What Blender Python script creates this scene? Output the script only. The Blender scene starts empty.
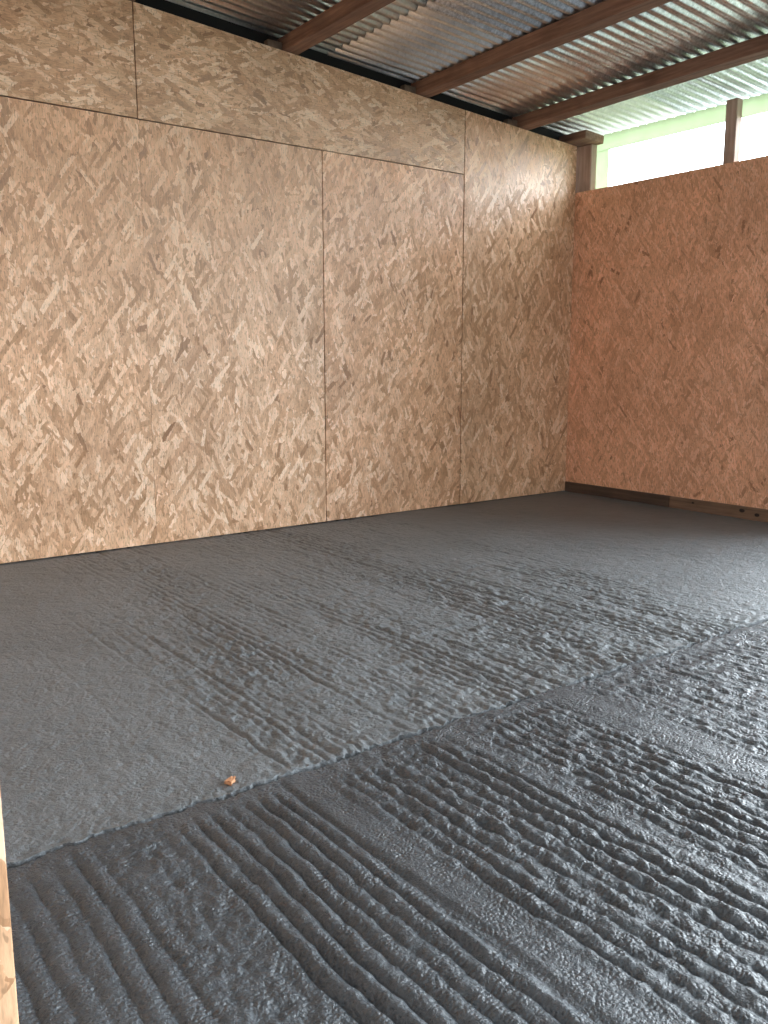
import bpy, bmesh, math, random
import numpy as np

random.seed(7)
R = math.radians
scene = bpy.context.scene
C = scene.collection

# ------------------------------------------------------------------ helpers
def link(name, me, mat=None, parent=None, loc=(0, 0, 0), rot=(0, 0, 0)):
    o = bpy.data.objects.new(name, me)
    C.objects.link(o)
    o.location = loc
    o.rotation_euler = rot
    if mat is not None:
        me.materials.append(mat)
    if parent is not None:
        o.parent = parent
    return o

def empty(name, loc=(0, 0, 0)):
    o = bpy.data.objects.new(name, None)
    C.objects.link(o)
    o.location = loc
    return o

def tag(o, label=None, cat=None, group=None, kind=None):
    if label: o['label'] = label
    if cat: o['category'] = cat
    if group: o['group'] = group
    if kind: o['kind'] = kind
    return o

def bm_mesh(bm, name, smooth=False):
    me = bpy.data.meshes.new(name)
    bm.normal_update()
    bm.to_mesh(me)
    bm.free()
    if smooth:
        for p in me.polygons: p.use_smooth = True
    return me

def prism_mesh(name, pts, n, depth, bevel=0.0):
    """pts: 3-D outline of one face; extruded by depth along n; edges bevelled."""
    bm = bmesh.new()
    vs = [bm.verts.new(p) for p in pts]
    f = bm.faces.new(vs)
    r = bmesh.ops.extrude_face_region(bm, geom=[f])
    d = [n[i] * depth for i in range(3)]
    bmesh.ops.translate(bm, vec=d, verts=[v for v in r['geom'] if isinstance(v, bmesh.types.BMVert)])
    bmesh.ops.recalc_face_normals(bm, faces=bm.faces[:])
    if bevel > 0:
        bmesh.ops.bevel(bm, geom=bm.edges[:], offset=bevel, segments=2, affect='EDGES', profile=.6)
    return bm_mesh(bm, name)

# ------------------------------------------------------------------ node helpers
class NT:
    def __init__(s, name):
        s.m = bpy.data.materials.new(name)
        s.m.use_nodes = True
        s.t = s.m.node_tree
        s.t.nodes.clear()
        s.out = s.t.nodes.new('ShaderNodeOutputMaterial')
    def n(s, typ, **kw):
        nd = s.t.nodes.new(typ)
        for k, v in kw.items(): setattr(nd, k, v)
        return nd
    def l(s, a, b): s.t.links.new(a, b)
    def val(s, sock, v):
        if isinstance(v, (int, float)): sock.default_value = v
        elif isinstance(v, (tuple, list)): sock.default_value = v
        else: s.l(v, sock)
    def math(s, op, a, b=0.0, c=None, clamp=False):
        nd = s.n('ShaderNodeMath', operation=op, use_clamp=clamp)
        s.val(nd.inputs[0], a); s.val(nd.inputs[1], b)
        if c is not None: s.val(nd.inputs[2], c)
        return nd.outputs[0]
    def mix(s, f, a, b, blend='MIX'):
        nd = s.n('ShaderNodeMix', data_type='RGBA', blend_type=blend)
        s.val(nd.inputs[0], f)
        for i, v in ((6, a), (7, b)):
            if isinstance(v, (tuple, list)): nd.inputs[i].default_value = tuple(v)[:3] + (1,)
            else: s.val(nd.inputs[i], v)
        return nd.outputs[2]
    def mixf(s, f, a, b):
        nd = s.n('ShaderNodeMix', data_type='FLOAT')
        s.val(nd.inputs[0], f); s.val(nd.inputs[2], a); s.val(nd.inputs[3], b)
        return nd.outputs[0]
    def ramp(s, f, stops, interp='LINEAR'):
        nd = s.n('ShaderNodeValToRGB')
        cr = nd.color_ramp
        cr.interpolation = interp
        while len(cr.elements) < len(stops): cr.elements.new(.5)
        for e, (p, c) in zip(cr.elements, stops):
            e.position = p
            e.color = (c, c, c, 1) if isinstance(c, (int, float)) else tuple(c) + (1,)
        s.val(nd.inputs[0], f)
        return nd.outputs[0]
    def xyz(s, x, y, z=0.0):
        nd = s.n('ShaderNodeCombineXYZ')
        s.val(nd.inputs[0], x); s.val(nd.inputs[1], y); s.val(nd.inputs[2], z)
        return nd.outputs[0]
    def noise(s, vec, scale, detail=2, rough=.5, dim='3D', w=None):
        nd = s.n('ShaderNodeTexNoise', noise_dimensions=dim)
        s.l(vec, nd.inputs['Vector'])
        nd.inputs['Scale'].default_value = scale
        nd.inputs['Detail'].default_value = detail
        nd.inputs['Roughness'].default_value = rough
        return nd
    def bsdf(s, **kw):
        b = s.n('ShaderNodeBsdfPrincipled')
        for k, v in kw.items():
            k = k.replace('_', ' ')
            if isinstance(v, (tuple, list)): b.inputs[k].default_value = tuple(v)[:3] + (1,)
            else: s.val(b.inputs[k], v)
        s.l(b.outputs[0], s.out.inputs[0])
        return b
    def bump(s, h, strength, dist, normal=None):
        b = s.n('ShaderNodeBump')
        b.inputs['Strength'].default_value = strength
        b.inputs['Distance'].default_value = dist
        s.l(h, b.inputs['Height'])
        if normal is not None: s.l(normal, b.inputs['Normal'])
        return b.outputs[0]

# ------------------------------------------------------------------ materials
def osb(name, base_deg, seed, pal, spread=48, layers=11, rough=.36):
    """oriented strand board: layers of rotated rectangular wood strands pressed flat"""
    t = NT(name)
    rnd = random.Random(seed)
    tc = t.n('ShaderNodeTexCoord').outputs['Object']
    sp = t.n('ShaderNodeSeparateXYZ'); t.l(tc, sp.inputs[0])
    oi = t.n('ShaderNodeObjectInfo').outputs['Random']
    u = t.math('MULTIPLY_ADD', oi, 37.0, t.math('ADD', sp.outputs[0], sp.outputs[1]))
    v = t.math('MULTIPLY_ADD', oi, 53.0, sp.outputs[2])
    uv = t.xyz(u, v)
    nz = t.noise(uv, 42, 3, .62, '2D')
    ns = t.n('ShaderNodeSeparateColor'); t.l(nz.outputs['Color'], ns.inputs[0])
    j1 = t.math('MULTIPLY_ADD', ns.outputs[0], .044, -.022)
    j2 = t.math('MULTIPLY_ADD', ns.outputs[1], .018, -.009)
    dark, brown, tan, mid, light, cream = pal
    stops = [(0, dark), (.03, brown), (.18, tan), (.46, mid), (.76, light), (1, cream)]
    col = None; hgt = None
    for i in range(layers):
        a = base_deg + 90 + (0, 15, -24, 55, -6, -72, 9, 32, -16, 22, -38)[i % 11] * spread / 48 + rnd.uniform(-7, 7)
        ca, sa = math.cos(R(a)), math.sin(R(a))
        L = rnd.uniform(.13, .23); W = rnd.uniform(.028, .054)
        if i > layers - 4: W *= .65; L *= .8
        ox, oy = rnd.uniform(0, 90), rnd.uniform(0, 90)
        p = t.math('MULTIPLY_ADD', u, ca / L, ox); p = t.math('MULTIPLY_ADD', v, sa / L, p)
        p = t.math('MULTIPLY_ADD', j1, 1 / L, p)
        q = t.math('MULTIPLY_ADD', u, -sa / W, oy); q = t.math('MULTIPLY_ADD', v, ca / W, q)
        q = t.math('MULTIPLY_ADD', j2, 1 / W, q)
        vo = t.n('ShaderNodeTexVoronoi', voronoi_dimensions='2D', feature='F1', distance='CHEBYCHEV')
        t.l(t.xyz(p, q), vo.inputs['Vector'])
        vo.inputs['Scale'].default_value = 1.0
        vo.inputs['Randomness'].default_value = 1.0
        sc = t.n('ShaderNodeSeparateColor'); t.l(vo.outputs['Color'], sc.inputs[0])
        c = t.ramp(sc.outputs[2], stops)
        h = vo.outputs['Color']
        if col is None:
            col, hgt = c, h
        else:
            lim = t.math('MULTIPLY_ADD', sc.outputs[0], .32, .22)
            m = t.math('LESS_THAN', vo.outputs['Distance'], lim)
            m = t.math('MULTIPLY', m, t.math('GREATER_THAN', sc.outputs[1], .5))
            col = t.mix(m, col, c)
            hgt = t.mix(m, hgt, h)
    rs = t.n('ShaderNodeSeparateColor'); t.l(hgt, rs.inputs[0])
    rv = t.n('ShaderNodeVectorMath', operation='SUBTRACT'); t.l(hgt, rv.inputs[0]); rv.inputs[1].default_value = (.5, .5, .5)
    rsc = t.n('ShaderNodeVectorMath', operation='SCALE'); t.l(rv.outputs[0], rsc.inputs[0]); rsc.inputs['Scale'].default_value = .16
    ge = t.n('ShaderNodeNewGeometry')
    ra = t.n('ShaderNodeVectorMath', operation='ADD'); t.l(ge.outputs['Normal'], ra.inputs[0]); t.l(rsc.outputs[0], ra.inputs[1])
    rn_ = t.n('ShaderNodeVectorMath', operation='NORMALIZE'); t.l(ra.outputs[0], rn_.inputs[0])
    hgt = rs.outputs[0]
    col = t.mix(t.math('MULTIPLY', rs.outputs[1], .5), col, t.mix(1.0, col, (1.06, .93, .90), 'MULTIPLY'))
    # fine grain and little dark gaps between strands
    bs = math.cos(R(base_deg)); 
    st = t.xyz(t.math('MULTIPLY', u, 160 if base_deg == 0 else 22), t.math('MULTIPLY', v, 22 if base_deg == 0 else 160))
    g = t.noise(st, 1.0, 4, .68, '2D').outputs[0]
    col = t.mix(1.0, col, t.ramp(g, [(.26, .66), (.5, 1.0), (.72, 1.16)]), 'MULTIPLY')
    pits = t.noise(t.xyz(t.math('MULTIPLY', u, 1.0), t.math('MULTIPLY', v, .45)), 95, 2, .5, '2D').outputs[0]
    pm = t.ramp(pits, [(.63, 0.0), (.70, 1.0)])
    col = t.mix(t.math('MULTIPLY', pm, .55), col, tuple(x * .45 for x in brown))
    big = t.noise(uv, 1.6, 2, .5, '2D').outputs[0]
    col = t.mix(1.0, col, t.ramp(big, [(.3, .9), (.7, 1.07)]), 'MULTIPLY')
    hh = t.math('MULTIPLY_ADD', g, .35, hgt)
    nrm = t.bump(hh, .5, .0018, rn_.outputs[0])
    b = t.bsdf(Base_Color=col, Roughness=t.mixf(hgt, rough - .07, rough + .1), Normal=nrm)
    b.inputs['Specular IOR Level'].default_value = .5
    return t.m

PAL = [(.33, .18, .095), (.43, .25, .13), (.53, .315, .175), (.65, .405, .24), (.76, .505, .315), (.90, .68, .48)]
def tint(p, k): return [tuple(a * b for a, b in zip(c, k)) for c in p]
def soft(p, k): return [p[0]] + [tuple(b + (a - b) * k for a, b in zip(c, p[3])) for c in p[1:]]
M_osb = [osb('osb strands upright a', 0, 3, soft(PAL, .85)), osb('osb strands upright b', 0, 11, soft(tint(PAL, (1.02, .98, .96)), .85))]
M_osbh = osb('osb strands lengthwise', 90, 21, tint(PAL, (.90, .93, .93)), spread=40)
M_osbr = osb('osb strands bounce pink', 0, 33, soft(tint(PAL, (1.14, 1.05, 1.12)), .5), spread=44)  # pinkish tint puts bounced light and flare into the board colour

def wood(name, c1, c2, axis, knots=0, rough=.75):
    t = NT(name)
    tc = t.n('ShaderNodeTexCoord').outputs['Object']
    mp = t.n('ShaderNodeMapping'); t.l(tc, mp.inputs[0])
    s = [38, 38, 38]; s[axis] = 2.2
    mp.inputs['Scale'].default_value = s
    g = t.noise(mp.outputs[0], 1.0, 5, .62).outputs[0]
    col = t.mix(t.ramp(g, [(.3, 0.0), (.7, 1.0)]), c1, c2)
    bl = t.noise(tc, 3.1, 3, .6).outputs[0]
    col = t.mix(1.0, col, t.ramp(bl, [(.3, .72), (.7, 1.15)]), 'MULTIPLY')
    t.bsdf(Base_Color=col, Roughness=rough, Normal=t.bump(g, .5, .003))
    return t.m
M_purlin = wood('red brown sawn timber', (.15, .078, .052), (.33, .20, .14), 1)
M_post = wood('weathered brown post timber', (.28, .19, .15), (.52, .39, .32), 2)
M_cleat = wood('dull timber offcut', (.12, .08, .055), (.22, .15, .10), 1)
M_base_d = wood('dark stained sole plate', (.055, .034, .024), (.12, .075, .052), 1)
M_base_l = wood('brown sole plate', (.12, .072, .046), (.25, .155, .10), 1)
M_knot = wood('knot wood', (.012, .007, .005), (.03, .016, .01), 2)

def metal(name, base, speck, seed):
    t = NT(name)
    tc = t.n('ShaderNodeTexCoord').outputs['Object']
    mp = t.n('ShaderNodeMapping'); t.l(tc, mp.inputs[0])
    mp.inputs['Location'].default_value = (seed, seed * 1.7, 0)
    n1 = t.noise(mp.outputs[0], 55, 4, .7).outputs[0]
    n2 = t.noise(mp.outputs[0], 3.0, 3, .6).outputs[0]
    a = tuple(x * (1 - speck) for x in base); b = tuple(min(1, x * (1 + speck)) for x in base)
    col = t.mix(t.ramp(n1, [(.35, 0.0), (.65, 1.0)]), a, b)
    col = t.mix(1.0, col, t.ramp(n2, [(.3, .8), (.7, 1.12)]), 'MULTIPLY')
    t.bsdf(Base_Color=col, Metallic=.9, Roughness=t.mixf(n1, .22, .40), Normal=t.bump(n1, .06, .0015))
    return t.m
M_metal = [metal('galvanised sheet', (.76, .74, .70), .12, 0), metal('weathered galvanised sheet', (.64, .65, .66), .3, 5)]

t = NT('black gap shade')
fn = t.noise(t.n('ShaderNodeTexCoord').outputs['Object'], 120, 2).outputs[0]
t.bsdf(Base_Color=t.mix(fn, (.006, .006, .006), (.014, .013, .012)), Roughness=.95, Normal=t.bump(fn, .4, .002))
M_gap_shade = t.m  # near-black colour carries the shade of the gaps

t = NT('pale green translucent plastic')
tcn = t.n('ShaderNodeTexCoord').outputs['Object']
pn = t.noise(tcn, 6, 2).outputs[0]
pc = t.mix(pn, (.47, .53, .39), (.55, .60, .47))
tr = t.n('ShaderNodeBsdfTranslucent'); df = t.n('ShaderNodeBsdfDiffuse'); mx = t.n('ShaderNodeMixShader')
t.l(pc, tr.inputs[0]); t.l(pc, df.inputs[0]); mx.inputs[0].default_value = .3
t.l(tr.outputs[0], mx.inputs[1]); t.l(df.outputs[0], mx.inputs[2]); t.l(mx.outputs[0], t.out.inputs[0])
M_plastic = t.m

def concrete(name, c1, c2, rough, spec=.5, grain=125):
    t = NT(name)
    tc = t.n('ShaderNodeTexCoord').outputs['Object']
    n1 = t.noise(tc, 2.2, 4, .6).outputs[0]
    n2 = t.noise(tc, 130, 3, .65).outputs[0]
    n3 = t.noise(tc, 330, 2, .6).outputs[0]
    col = t.mix(t.ramp(n1, [(.3, 0.0), (.7, 1.0)]), c1, c2)
    col = t.mix(1.0, col, t.ramp(n2, [(.3, .78), (.7, 1.2)]), 'MULTIPLY')
    vg = t.n('ShaderNodeTexVoronoi', feature='SMOOTH_F1'); t.l(tc, vg.inputs['Vector']); vg.inputs['Scale'].default_value = grain
    vg.inputs['Smoothness'].default_value = .35
    h = t.math('MULTIPLY_ADD', n3, .25, t.math('MULTIPLY_ADD', n2, .7, t.math('MULTIPLY', vg.outputs['Distance'], t.mixf(t.ramp(t.noise(tc, 11, 3, .6).outputs[0], [(.38, 0.0), (.62, 1.0)]), -.12, -.75))))
    b = t.bsdf(Base_Color=col, Roughness=t.mixf(n2, rough - .1, rough + .1), Normal=t.bump(h, 1.0, .0072))
    b.inputs['Specular IOR Level'].default_value = spec
    return t.m
M_far = concrete('tamped concrete', (.122, .131, .138), (.158, .169, .178), .48, .5, 75)
M_near = concrete('damp tamped concrete', (.050, .057, .065), (.072, .081, .091), .30)

t = NT('lawn grass')
gn = t.noise(t.n('ShaderNodeTexCoord').outputs['Object'], 9, 4).outputs[0]
t.bsdf(Base_Color=t.mix(gn, (.24, .28, .21), (.36, .40, .32)), Roughness=.9)
M_grass = t.m
t = NT('pale yard gravel')
gn = t.noise(t.n('ShaderNodeTexCoord').outputs['Object'], 30, 4).outputs[0]
t.bsdf(Base_Color=t.mix(gn, (.09, .088, .085), (.15, .147, .142)), Roughness=.9)
M_yard = t.m
t = NT('fresh split wood')
cn = t.noise(t.n('ShaderNodeTexCoord').outputs['Object'], 140, 3).outputs[0]
t.bsdf(Base_Color=t.mix(cn, (.34, .14, .06), (.60, .31, .16)), Roughness=.7, Normal=t.bump(cn, .4, .001))
M_chip = t.m

# ------------------------------------------------------------------ main lines of the building
ZS = 2.44                                   # top of the lower boards = sill of the strip opening
SEAM = [-4.893, -3.673, -2.441, -1.208]
SL = -0.0685                                # roof fall per metre of x
zt = lambda x: 2.797 + SL * x               # sloping top of the board wall
RIB = .0125
ROOF_H = .106                               # roof sheet mid-line above zt
JY = -3.078                                 # joint between the two pours

# ------------------------------------------------------------------ left wall: strand boards
wl = tag(empty('wall_left', (-2.4, 0, 0)), 'tall wall of strand boards with sloping top, left of the corner', 'wall', kind='structure')
def board(parent, pts, n, th, mat, label, origin):
    o0 = parent.location
    P = [tuple(p[i] - origin[i] for i in range(3)) for p in pts]
    me = prism_mesh('osb_board', P, n, th, .0012)
    o = link('osb_board', me, mat, parent, tuple(origin[i] - o0[i] for i in range(3)))
    o['label'] = label
    return o
def lboard(x0, x1, z0, z1a, z1b, dy, mat, label):
    board(wl, [(x0, dy, z0), (x1, dy, z0), (x1, dy, z1b), (x0, dy, z1a)], (0, 1, 0), .018, mat, label, (x0, dy, z0))
g = .0025
lboard(-6.10, SEAM[0] - g, .006, ZS - .004, ZS - .004, 0, M_osb[1], 'upright strand board beyond the left edge')
lboard(SEAM[0] + g, SEAM[1] - .0003, .006, ZS - .004, ZS - .003, .0, M_osb[0], 'upright board at the far left of the wall')
lboard(SEAM[1] + .0003, SEAM[2] - .004, .006, ZS - .004, ZS - .0045, .0, M_osb[0], 'upright board left of the dark vertical seam')
lboard(SEAM[2] + .004, SEAM[3] - g, .006, ZS - .002, ZS - .004, .003, M_osb[1], 'upright board right of the dark vertical seam')
lboard(SEAM[3] + g, -.0005, .006, zt(SEAM[3]), zt(0), .0, M_osb[0], 'full-height board beside the corner')
lboard(-6.10, SEAM[1] - g, ZS + .004, zt(-6.1), zt(SEAM[1]), .002, M_osbh, 'horizontal board at top left under the roof')
lboard(SEAM[1] + .003, SEAM[3] - g, ZS + .002, zt(SEAM[1]), zt(SEAM[3]), .001, M_osbh, 'long horizontal board above two upright boards')
# near-black sheet behind the joints, stands in for the dark in the gaps
me = prism_mesh('backing', [(-6.1, .024, -.03), (.0, .024, -.03), (.0, .024, zt(0) - .03), (-6.1, .024, zt(-6.1) - .03)], (0, 1, 0), .02)
link('backing', me, M_gap_shade, wl, (2.4, 0, 0))

# ------------------------------------------------------------------ right wall
wr = tag(empty('wall_right', (0, -1.2, 0)), 'lower strand board wall with pinkish light in its colour, below the bright strip opening', 'wall', kind='structure')
def rboard(y0, y1, z0, z1, mat, label):
    board(wr, [(.0, y0, z0), (.0, y1, z0), (.0, y1, z1), (.0, y0, z1)], (1, 0, 0), .018, mat, label, (.0, y1, z0))
rboard(.03, -2.44, .085, ZS, M_osbr, 'strand board with pinkish light in its colour, under the strip opening')

def box_mesh(name, lo, hi, bevel=.004, jitter=0):
    bm = bmesh.new()
    bmesh.ops.create_cube(bm, size=1)
    for v in bm.verts:
        v.co = [lo[i] if v.co[i] < 0 else hi[i] for i in range(3)]
    if bevel: bmesh.ops.bevel(bm, geom=bm.edges[:], offset=bevel, segments=2, affect='EDGES')
    return bm_mesh(bm, name)

bb = tag(empty('baseboard_right', (0, 0, 0)), 'brown timber sole plate along the foot of the right wall', 'baseboard', kind='structure')
yb = -1.045
pl = link('plank', box_mesh('plank', (-.012, yb + .001, -.012), (.03, -.004, .086)), M_base_d, bb); pl['label'] = 'dark stained length beside the corner'
pl = link('plank', box_mesh('plank', (-.014, -2.44, -.012), (.03, yb - .001, .084)), M_base_l, bb); pl['label'] = 'lighter brown length with two knots'
def knot(y, z, r):
    bm = bmesh.new()
    bmesh.ops.create_uvsphere(bm, u_segments=14, v_segments=8, radius=1)
    for v in bm.verts: v.co = (v.co.x * .0035, v.co.y * r * 1.25, v.co.z * r * .8)
    k = link('knot', bm_mesh(bm, 'knot', True), M_knot, pl, (-.014, y, z)); return k
knot(-1.645, .055, .017); knot(-1.76, .038, .015); knot(-1.25, .06, .009)

# ------------------------------------------------------------------ front wall end by the camera
wf = tag(empty('wall_front', (-6.4, -4.35, 0)), 'upright board edge close up at the lower left', 'wall', kind='structure')
XE = -5.574
board(wf, [(-7.2, -4.35, .0), (XE, -4.35, .0), (XE, -4.35, 2.44), (-7.2, -4.35, 2.44)], (0, 1, 0), .022, M_osb[1], 'pale strand board', (-7.2, -4.35, 0))
ws = tag(empty('wall_side_added', (-7.2, -2.2, 0)), 'unseen side wall on the left, added to shape the light', 'wall', kind='structure')  # unseen wall, added only for its effect on the light
board(ws, [(-7.2, -4.3, 0), (-7.2, .0, 0), (-7.2, .0, 3.25), (-7.2, -4.3, 3.25)], (-1, 0, 0), .018, M_osb[0], 'side board added for bounce light', (-7.2, -4.3, 0))

# ------------------------------------------------------------------ floor: two pours of tamped concrete
rng = np.random.default_rng(5)
class VN:
    """smooth value noise on a hashed lattice"""
    def __init__(s, seed): s.T = np.random.default_rng(seed).random((256, 256))
    def __call__(s, x, y):
        xi = np.floor(x).astype(int); yi = np.floor(y).astype(int)
        fx = x - xi; fy = y - yi
        fx = fx * fx * (3 - 2 * fx); fy = fy * fy * (3 - 2 * fy)
        T = s.T; a = T[xi & 255, yi & 255]; b = T[(xi + 1) & 255, yi & 255]
        c = T[xi & 255, (yi + 1) & 255]; d = T[(xi + 1) & 255, (yi + 1) & 255]
        return (a * (1 - fx) + b * fx) * (1 - fy) + (c * (1 - fx) + d * fx) * fy - .5
N = [VN(k) for k in range(12)]
def curve(x, pts):
    px, py = zip(*pts); return np.interp(x, px, py)
sm = lambda a, b, x: (lambda q: q * q * (3 - 2 * q))(np.clip((x - a) / (b - a), 0, 1))

def lumps(x, y):
    return (N[0](x / .045, y / .06) * 1.0 + N[1](x / .021, y / .026) * .9 + N[2](x / .0105, y / .0125) * .7)
def ridge(ph, k):
    """broad crest, narrow groove"""
    s = .5 + .5 * np.cos(2 * np.pi * ph)
    return s ** k
JAG = lambda x: JY + N[3](x / .05, x * 0 + 3.3) * .018 + N[4](x / .014, x * 0 + 1.7) * .012

JAG2 = lambda x: JAG(x) - .019 - np.clip(N[6](x / .09, x * 0 + 8.1) * .022, -.006, .02)

def h_near(x, y):
    amp = curve(x, [(-5.6, 2.2), (-5.15, 2.6), (-5.10, .9), (-4.99, .7), (-4.95, 5.0), (-4.66, 4.6), (-4.62, .3), (-4.55, .4), (-4.51, 3.4),
                    (-4.2, 4.2), (-4.10, 3.2), (-4.07, .8), (-4.03, .8), (-3.98, 4.0), (-3.68, 3.6), (-3.61, .3), (-3.52, .3), (-3.45, 1.6),
                    (-3.0, 1.7), (-2.2, 1.2), (0, 1)]) * .001
    lmp = curve(x, [(-5.6, .9), (-5.15, 1.0), (-5.10, 2.1), (-5.0, 2.0), (-4.95, 1.3), (-4.66, 1.4), (-4.62, .35), (-4.55, .4), (-4.5, 2.0),
                    (-4.2, 2.9), (-4.07, 1.2), (-3.98, 2.8), (-3.68, 2.6), (-3.61, .6), (-3.52, .6), (-3.45, 2.3), (0, 2.0)]) * .001
    amp = amp * (.75 + .9 * (N[5](x / .35, y / .8) + .5) * .7) * np.clip(1 + 1.1 * N[11](x / .055, y / .35), .45, 1.5)
    fade = sm(0, .10, (JY - .03) - y + N[6](x / .12, y / .12) * .06)
    wob = N[7](x / .5, y / .55) * .030 + N[8](x / .09, y / .10) * .010 + N[9](x / .035, y / .03) * .006 * np.clip(lmp * 700, .3, 1.6)
    xs = x + wob
    h = (ridge(xs / .047, .32) - .72) * 2 * amp * fade * 1.45
    h = h + lumps(x, y) * lmp * (1.0 + .4 * fade) * 2.1 + N[10](x / .5, y / .5) * .006
    for xg, w, d in ((-4.632, .011, .006), (-4.655, .008, .003), (-5.07, .006, .0)):
        xc = xg + wob * .45
        h = h - d * np.exp(-((x - xc) / w) ** 2) * sm(0, .03, (JY - .01) - y)
    h = h + .0035 * np.exp(-((x - (-3.575 + wob * .3)) / .035) ** 2) * fade
    return h + .002

def h_far(x, y):
    d = np.clip(-y / 3.08, 0, 1)               # 1 at the joint, 0 at the wall
    aj = curve(x, [(-5.6, .0), (-4.70, .15), (-4.62, .6), (-4.52, 2.8), (-4.15, 3.4), (-3.9, 2.4), (-3.6, 3.2), (-2.8, 3.4), (-2.35, 2.3), (-2.1, .6), (-1.8, .2), (0, .1)])
    aw = curve(x, [(-5.6, .0), (-4.42, .1), (-4.25, .9), (-4.0, 1.5), (-3.92, 1.6), (-3.75, .5), (-3.5, .6), (-3.2, 1.4), (-2.9, 1.6), (-2.7, .8), (-2.2, 1.0), (-1.9, .3), (-1.6, .1), (0, .05)])
    k = sm(.2, .85, d)
    amp = (aj * k + aw * (1 - k)) * .001 * (.35 + 1.5 * (N[5](x / .22 + 9, y / .7) + .5))
    wob = N[7](x / .6 + 5, y / .7) * .035 + N[8](x / .08, y / .10) * .010 + N[9](x / .03, y / .03) * .007
    gm = np.clip(.15 + 2.6 * (N[11]((x + wob) / .042, y / .55) + N[2]((x + wob) / .036 + 5, y / 1.3) * .6 + .22), .05, 1.9)
    h = -(1 - ridge((x + wob) / .039, .24)) * 3.3 * amp * gm
    h = h - (1 - ridge((x * 1.0 + wob * 1.4) / .0255 + .3, .24)) * 1.2 * amp * np.clip(1.2 - gm, 0, 1)
    lm = (.0009 + amp * .62)
    h = h + lumps(x + 7, y) * lm * 2.9 + N[10](x / .6, y / .6) * .006
    for xg, w, dd in ((-4.60, .006, .0022), (-4.83, .005, .0016)):
        h = h - dd * np.exp(-((x - (xg + wob * .4)) / w) ** 2) * sm(.25, .5, d)
    lip = np.exp(-((y - JY - .03) / .035) ** 2)
    h = h + lip * (.001 + lumps(x * 1.3, y * 1.3) * .004)
    return h

def grid_mesh(name, xs, ys, f, edge, drop, brk):
    """height-field sheet; rows near the joint follow the ragged edge; rows in `drop` go down to the crack bottom;
    no faces across row `brk` (the two rows coincide: a crisp arris)"""
    X, Y = np.meshgrid(xs, ys, indexing='ij')
    Y = Y + (edge(X) - JY) * np.clip(1 - np.abs(Y - JY) / .08, 0, 1)
    Z = f(X, Y)
    for k in drop: Z[:, k] = -.035
    nx, ny = X.shape
    co = np.stack([X, Y, Z], -1).reshape(-1, 3).astype(np.float32)
    I = np.arange(nx * ny).reshape(nx, ny)
    q = np.stack([I[:-1, :-1], I[1:, :-1], I[1:, 1:], I[:-1, 1:]], -1)
    q = np.delete(q, brk % (ny - 1), axis=1).reshape(-1, 4).astype(np.int32)
    me = bpy.data.meshes.new(name)
    me.vertices.add(len(co)); me.vertices.foreach_set('co', co.ravel())
    me.loops.add(q.size); me.loops.foreach_set('vertex_index', q.ravel())
    me.polygons.add(len(q))
    me.polygons.foreach_set('loop_start', np.arange(0, q.size, 4, dtype=np.int32))
    me.polygons.foreach_set('use_smooth', np.ones(len(q), dtype=bool))
    me.update(calc_edges=True)
    return me
ar = np.arange
fx = np.concatenate([[-7.2, -6.6, -6.2], ar(-5.7, -4.0, .0055), ar(-4.0, -2.0, .0075), ar(-2.0, .08, .012)])
fy = np.concatenate([[JY - .001, JY, JY, JY + .003], ar(JY + .007, -2.0, .0075), ar(-2.0, .10, .011)])
fl = link('floor', grid_mesh('floor', fx, fy, h_far, JAG, [0], 1), M_far)
tag(fl, 'far grey concrete slab below the left wall', 'concrete floor', kind='structure')
nx_ = np.concatenate([[-9, -7.2, -6.4], ar(-5.75, -3.4, .0042), ar(-3.4, -1.9, .006), ar(-1.9, .2, .02)])
ny_ = np.concatenate([[-8.5, -6.5, -5.2], ar(-4.75, -4.4, .01), ar(-4.4, JY - .003, .0048), [JY - .0005, JY, JY, JY + .004, JY + .05]])
fn_ = link('floor', grid_mesh('floor', nx_, ny_, lambda x, y: h_near(x, y) * (1 - .6 * sm(-.05, 0, y - JY)) - .0015 * sm(-.04, 0, y - JY), JAG2, [-1, -2], -3), M_near)
tag(fn_, 'darker damp concrete slab in the foreground', 'concrete floor', kind='structure')

# ------------------------------------------------------------------ roof
ce = tag(empty('ceiling', (-2.5, -2.5, 3.0)), 'corrugated metal roof seen from below', 'roof', kind='structure')
def sheet(x0, x1, y0, y1, lift, mat, label):
    n = int(round((y1 - y0) / .083 * 16))
    bm = bmesh.new()
    rows = []
    for x in (x0, (x0 + x1) / 2, x1):
        lo, hi = [], []
        for i in range(n + 1):
            y = y0 + (y1 - y0) * i / n
            z = zt(x) + ROOF_H + lift + RIB * math.tanh(1.9 * math.cos(2 * math.pi * (y + 1.853) / .083)) / .956
            lo.append(bm.verts.new((x - ce.location.x, y - ce.location.y, z - ce.location.z)))
            hi.append(bm.verts.new((x - ce.location.x, y - ce.location.y, z + .0012 - ce.location.z)))
        rows.append((lo, hi))
    for (l0, h0), (l1, h1) in zip(rows, rows[1:]):
        for i in range(n):
            bm.faces.new((l0[i], l0[i + 1], l1[i + 1], l1[i]))
            bm.faces.new((h0[i], h1[i], h1[i + 1], h0[i + 1]))
        bm.faces.new((l0[0], l1[0], h1[0], h0[0])); bm.faces.new((l0[n], h0[n], h1[n], l1[n]))
    for (l, h), s in ((rows[0], 0), (rows[2], 1)):
        for i in range(n):
            f = (l[i], h[i], h[i + 1], l[i + 1])
            bm.faces.new(f if not s else f[::-1])
    o = link('corrugated_sheet', bm_mesh(bm, 'corrugated_sheet', True), mat, ce)
    if label: o['label'] = label
    return o
W_ = .083 * 10
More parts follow.
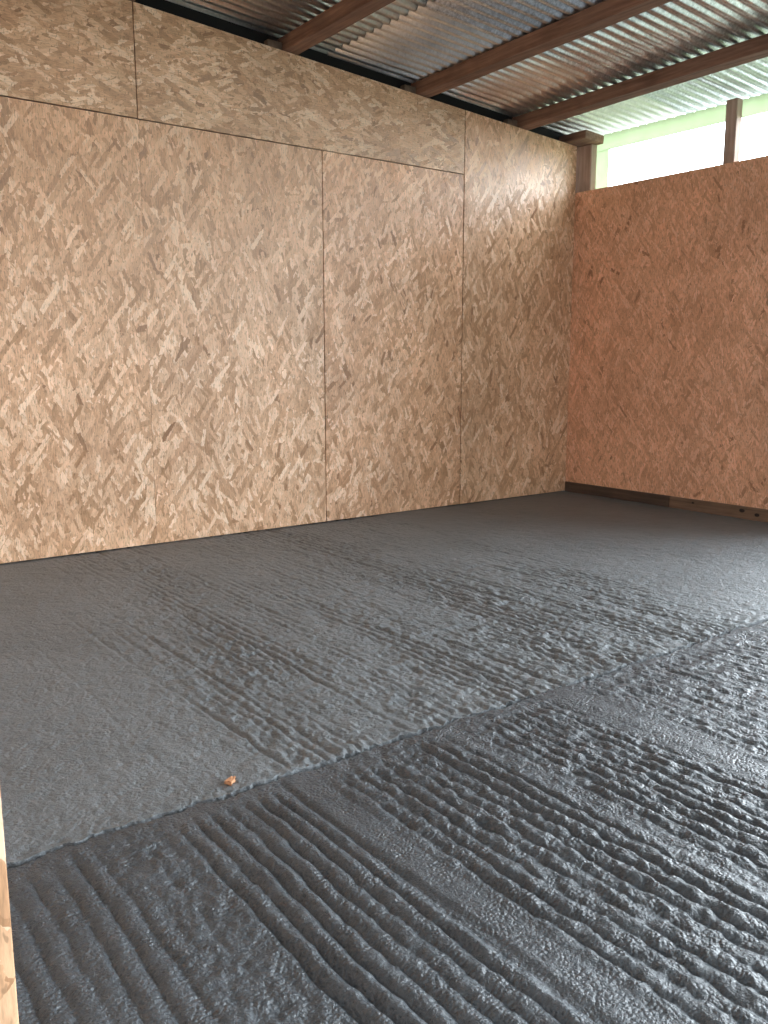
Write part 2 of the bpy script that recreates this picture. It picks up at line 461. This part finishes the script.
cols = [(.40 - i * W_ - (W_ if i else 0) + (0 if i else -W_), .40 - i * W_) for i in range(0)]
edges = [.45, -.83] + [-.83 - W_ * k for k in range(1, 9)]
for i in range(len(edges) - 1):
    y1, y0 = edges[i] + .02, edges[i + 1] - .02
    sheet(-2.335, .20, y0, y1, .0006 * (i % 2), M_metal[min(i, 1)], None)
    sheet(-6.4, -2.20, y0, y1, .0032 + .0006 * (i % 2), M_metal[min(i, 1)], None)

# purlins: rafters across the fall of the roof
ZB = .004
def purlin(x, dx, y0, label, w=.1, ln=None):
    y1 = .16
    L = y1 - y0
    h0 = ROOF_H - RIB - ZB - .002
    bm = bmesh.new()
    segs = 14
    rs = []
    rn = random.Random(int(abs(x) * 100))
    for i in range(segs + 1):
        y = y1 + (y0 - y1) * i / segs
        e = lambda: rn.uniform(-.0015, .0015)
        s = dx * (-y)
        rs.append([bm.verts.new((s + cx + e(), y, cz + SL * cx + (e() if cz == 0 else 0))) for cx, cz in ((0, 0), (w, 0), (w, h0), (0, h0))])
    for a, b in zip(rs, rs[1:]):
        for k in range(4):
            bm.faces.new((a[k], a[(k + 1) % 4], b[(k + 1) % 4], b[k]))
    bm.faces.new(rs[0][::-1]); bm.faces.new(rs[-1])
    bmesh.ops.recalc_face_normals(bm, faces=bm.faces[:])
    lon = [ed for ed in bm.edges if abs((ed.verts[0].co - ed.verts[1].co).normalized().y) > .9]
    bmesh.ops.bevel(bm, geom=lon, offset=.004, segments=2, affect='EDGES')
    o = link('purlin', bm_mesh(bm, 'purlin'), M_purlin, None, (x, 0, zt(x) + ZB))
    tag(o, label, 'roof beam', 'timber purlins under the metal roof')
    c = link('cleat', box_mesh('cleat', (-.105, .02, .006), (-.002, .07, .05), .003), M_cleat, o)
    return o
purlin(-2.71, -.02, -7.3, 'reddish timber purlin farthest left and highest under the roof')
purlin(-1.645, -.035, -7.3, 'middle timber purlin under the metal roof')
purlin(-.655, -.043, -7.3, 'timber purlin nearest the bright strip opening')
purlin(-3.76, -.02, -7.3, 'timber purlin above the top left, out of view')

st = link('timber_block', box_mesh('timber_block', (-.125, -.19, .0), (.095, .15, .062), .004), M_purlin, None, (0, 0, 2.802), (0, math.atan(-SL), 0))
tag(st, 'short timber block on top of the corner post', 'timber block')

# posts in the strip opening
def post(ya, yb, zlo, zhi, label):
    o = link('timber_post', box_mesh('timber_post', (-.034, yb - (ya + yb) / 2, 0), (.034, ya - (ya + yb) / 2, zhi - zlo), .004), M_post, None, (.055, (ya + yb) / 2, zlo))
    tag(o, label, 'post', 'timber posts in the strip opening')
    return o
post(.03, -.133, .0, 2.796, 'brown timber corner post at the left end of the strip opening')
post(-1.300, -1.386, .0, 2.862, 'free-standing brown post splitting the bright strip opening')
post(-2.60, -2.685, .0, 2.862, 'timber post beyond the right edge, out of view')

# strip opening: translucent eaves band and side strip just outside the posts
wn = tag(empty('window_1', (.1, -1.2, ZS)), 'bright strip opening above the right wall under the eaves', 'window', kind='structure')
hb = link('eaves_strip', box_mesh('eaves_strip', (.0, -1.5, .305), (.006, 1.09, .425), .001), M_plastic, wn); hb['label'] = 'pale green translucent band along the top'
jb = link('side_strip', box_mesh('side_strip', (-.006, .955, -.3), (-.001, 1.09, .303), .001), M_plastic, wn)

# near-black strip above the left wall, standing in for the shaded gap
me = prism_mesh('gap_shade_1', [(-6.3, .085, zt(-6.3) - .1), (.0, .085, zt(0) - .1), (.0, .085, zt(0) + .125), (-6.3, .085, zt(-6.3) + .125)], (0, 1, 0), .004)
tf = link('gap_shade_1', me, M_gap_shade)
tag(tf, 'painted black shade in the gap between board wall and roof', 'shade strip', kind='structure')

# ------------------------------------------------------------------ wood chip
bm = bmesh.new()
bmesh.ops.create_cube(bm, size=1)
bmesh.ops.subdivide_edges(bm, edges=bm.edges[:], cuts=2, use_grid_fill=True)
rn = random.Random(4)
for v in bm.verts:
    tap = 1 - .35 * (v.co.x + .5)
    v.co = (v.co.x * .032 + rn.uniform(-.002, .002), v.co.y * .019 * tap + rn.uniform(-.002, .002), (v.co.z + .5) * .012 * (1 - .3 * abs(v.co.x)) + rn.uniform(-.001, .001))
ch = link('wood_chip', bm_mesh(bm, 'wood_chip'), M_chip, None, (-4.737, -3.036, .001), (0, .06, R(35)))
tag(ch, 'small orange brown wood chip lying by the floor joint', 'wood chip')

# ------------------------------------------------------------------ outside
def plane(name, x0, x1, y0, y1, z, mat):
    bm = bmesh.new()
    bm.faces.new([bm.verts.new(p) for p in ((x0, y0, z), (x1, y0, z), (x1, y1, z), (x0, y1, z))])
    return link(name, bm_mesh(bm, name), mat)
tag(plane('ground', .2, 40, -30, 30, -.12, M_grass), 'green lawn outside beyond the right wall, out of view', 'lawn', kind='structure')
tag(plane('ground', -30, .2, -40, 8, -.13, M_yard), 'pale gravel yard outside the open front, out of view', 'yard', kind='structure')

# ------------------------------------------------------------------ sky and camera
from mathutils import Vector, Matrix
SKY_DIR = Vector((.97, -.12, .25)).normalized(); SKY_LO = 1.5; SKY_HI = 14.0
w = bpy.data.worlds.new('overcast sky'); scene.world = w
w.use_nodes = True
nt = w.node_tree; nt.nodes.clear()
out = nt.nodes.new('ShaderNodeOutputWorld'); bg = nt.nodes.new('ShaderNodeBackground')
tcw = nt.nodes.new('ShaderNodeTexCoord')
dt = nt.nodes.new('ShaderNodeVectorMath'); dt.operation = 'DOT_PRODUCT'
dt.inputs[1].default_value = SKY_DIR
nt.links.new(tcw.outputs['Generated'], dt.inputs[0])
mr = nt.nodes.new('ShaderNodeMapRange'); mr.interpolation_type = 'SMOOTHSTEP'
mr.inputs[1].default_value = .5; mr.inputs[2].default_value = .95; mr.inputs[3].default_value = SKY_LO; mr.inputs[4].default_value = SKY_HI
nt.links.new(dt.outputs['Value'], mr.inputs[0])
bg.inputs[0].default_value = (.85, .94, 1.0, 1)
nt.links.new(mr.outputs[0], bg.inputs[1])
nt.links.new(bg.outputs[0], out.inputs[0])

cam = bpy.data.cameras.new('camera'); co = bpy.data.objects.new('camera', cam); C.objects.link(co)
cam.sensor_fit = 'HORIZONTAL'; cam.sensor_width = 36; cam.lens = 875.6 / 768 * 36
cam.clip_start = .02; cam.clip_end = 200
from mathutils import Vector, Matrix
yaw, pit, rol = .9253, -.1699, -.0007
f = Vector((math.cos(yaw) * math.cos(pit), math.sin(yaw) * math.cos(pit), math.sin(pit)))
r = Vector((math.sin(yaw), -math.cos(yaw), 0)); u = r.cross(f)
r2 = math.cos(rol) * r + math.sin(rol) * u; u2 = -math.sin(rol) * r + math.cos(rol) * u
m = Matrix((r2, u2, -f)).transposed().to_4x4(); m.translation = Vector((-5.71, -5.0, 1.094))
co.matrix_world = m
scene.camera = co

vs = scene.view_settings
vs.view_transform = 'Standard'; vs.look = 'None'; vs.gamma = 1; vs.use_curve_mapping = False
vs.exposure = 0.5
scene.cycles.max_bounces = 10
scene.cycles.diffuse_bounces = 6
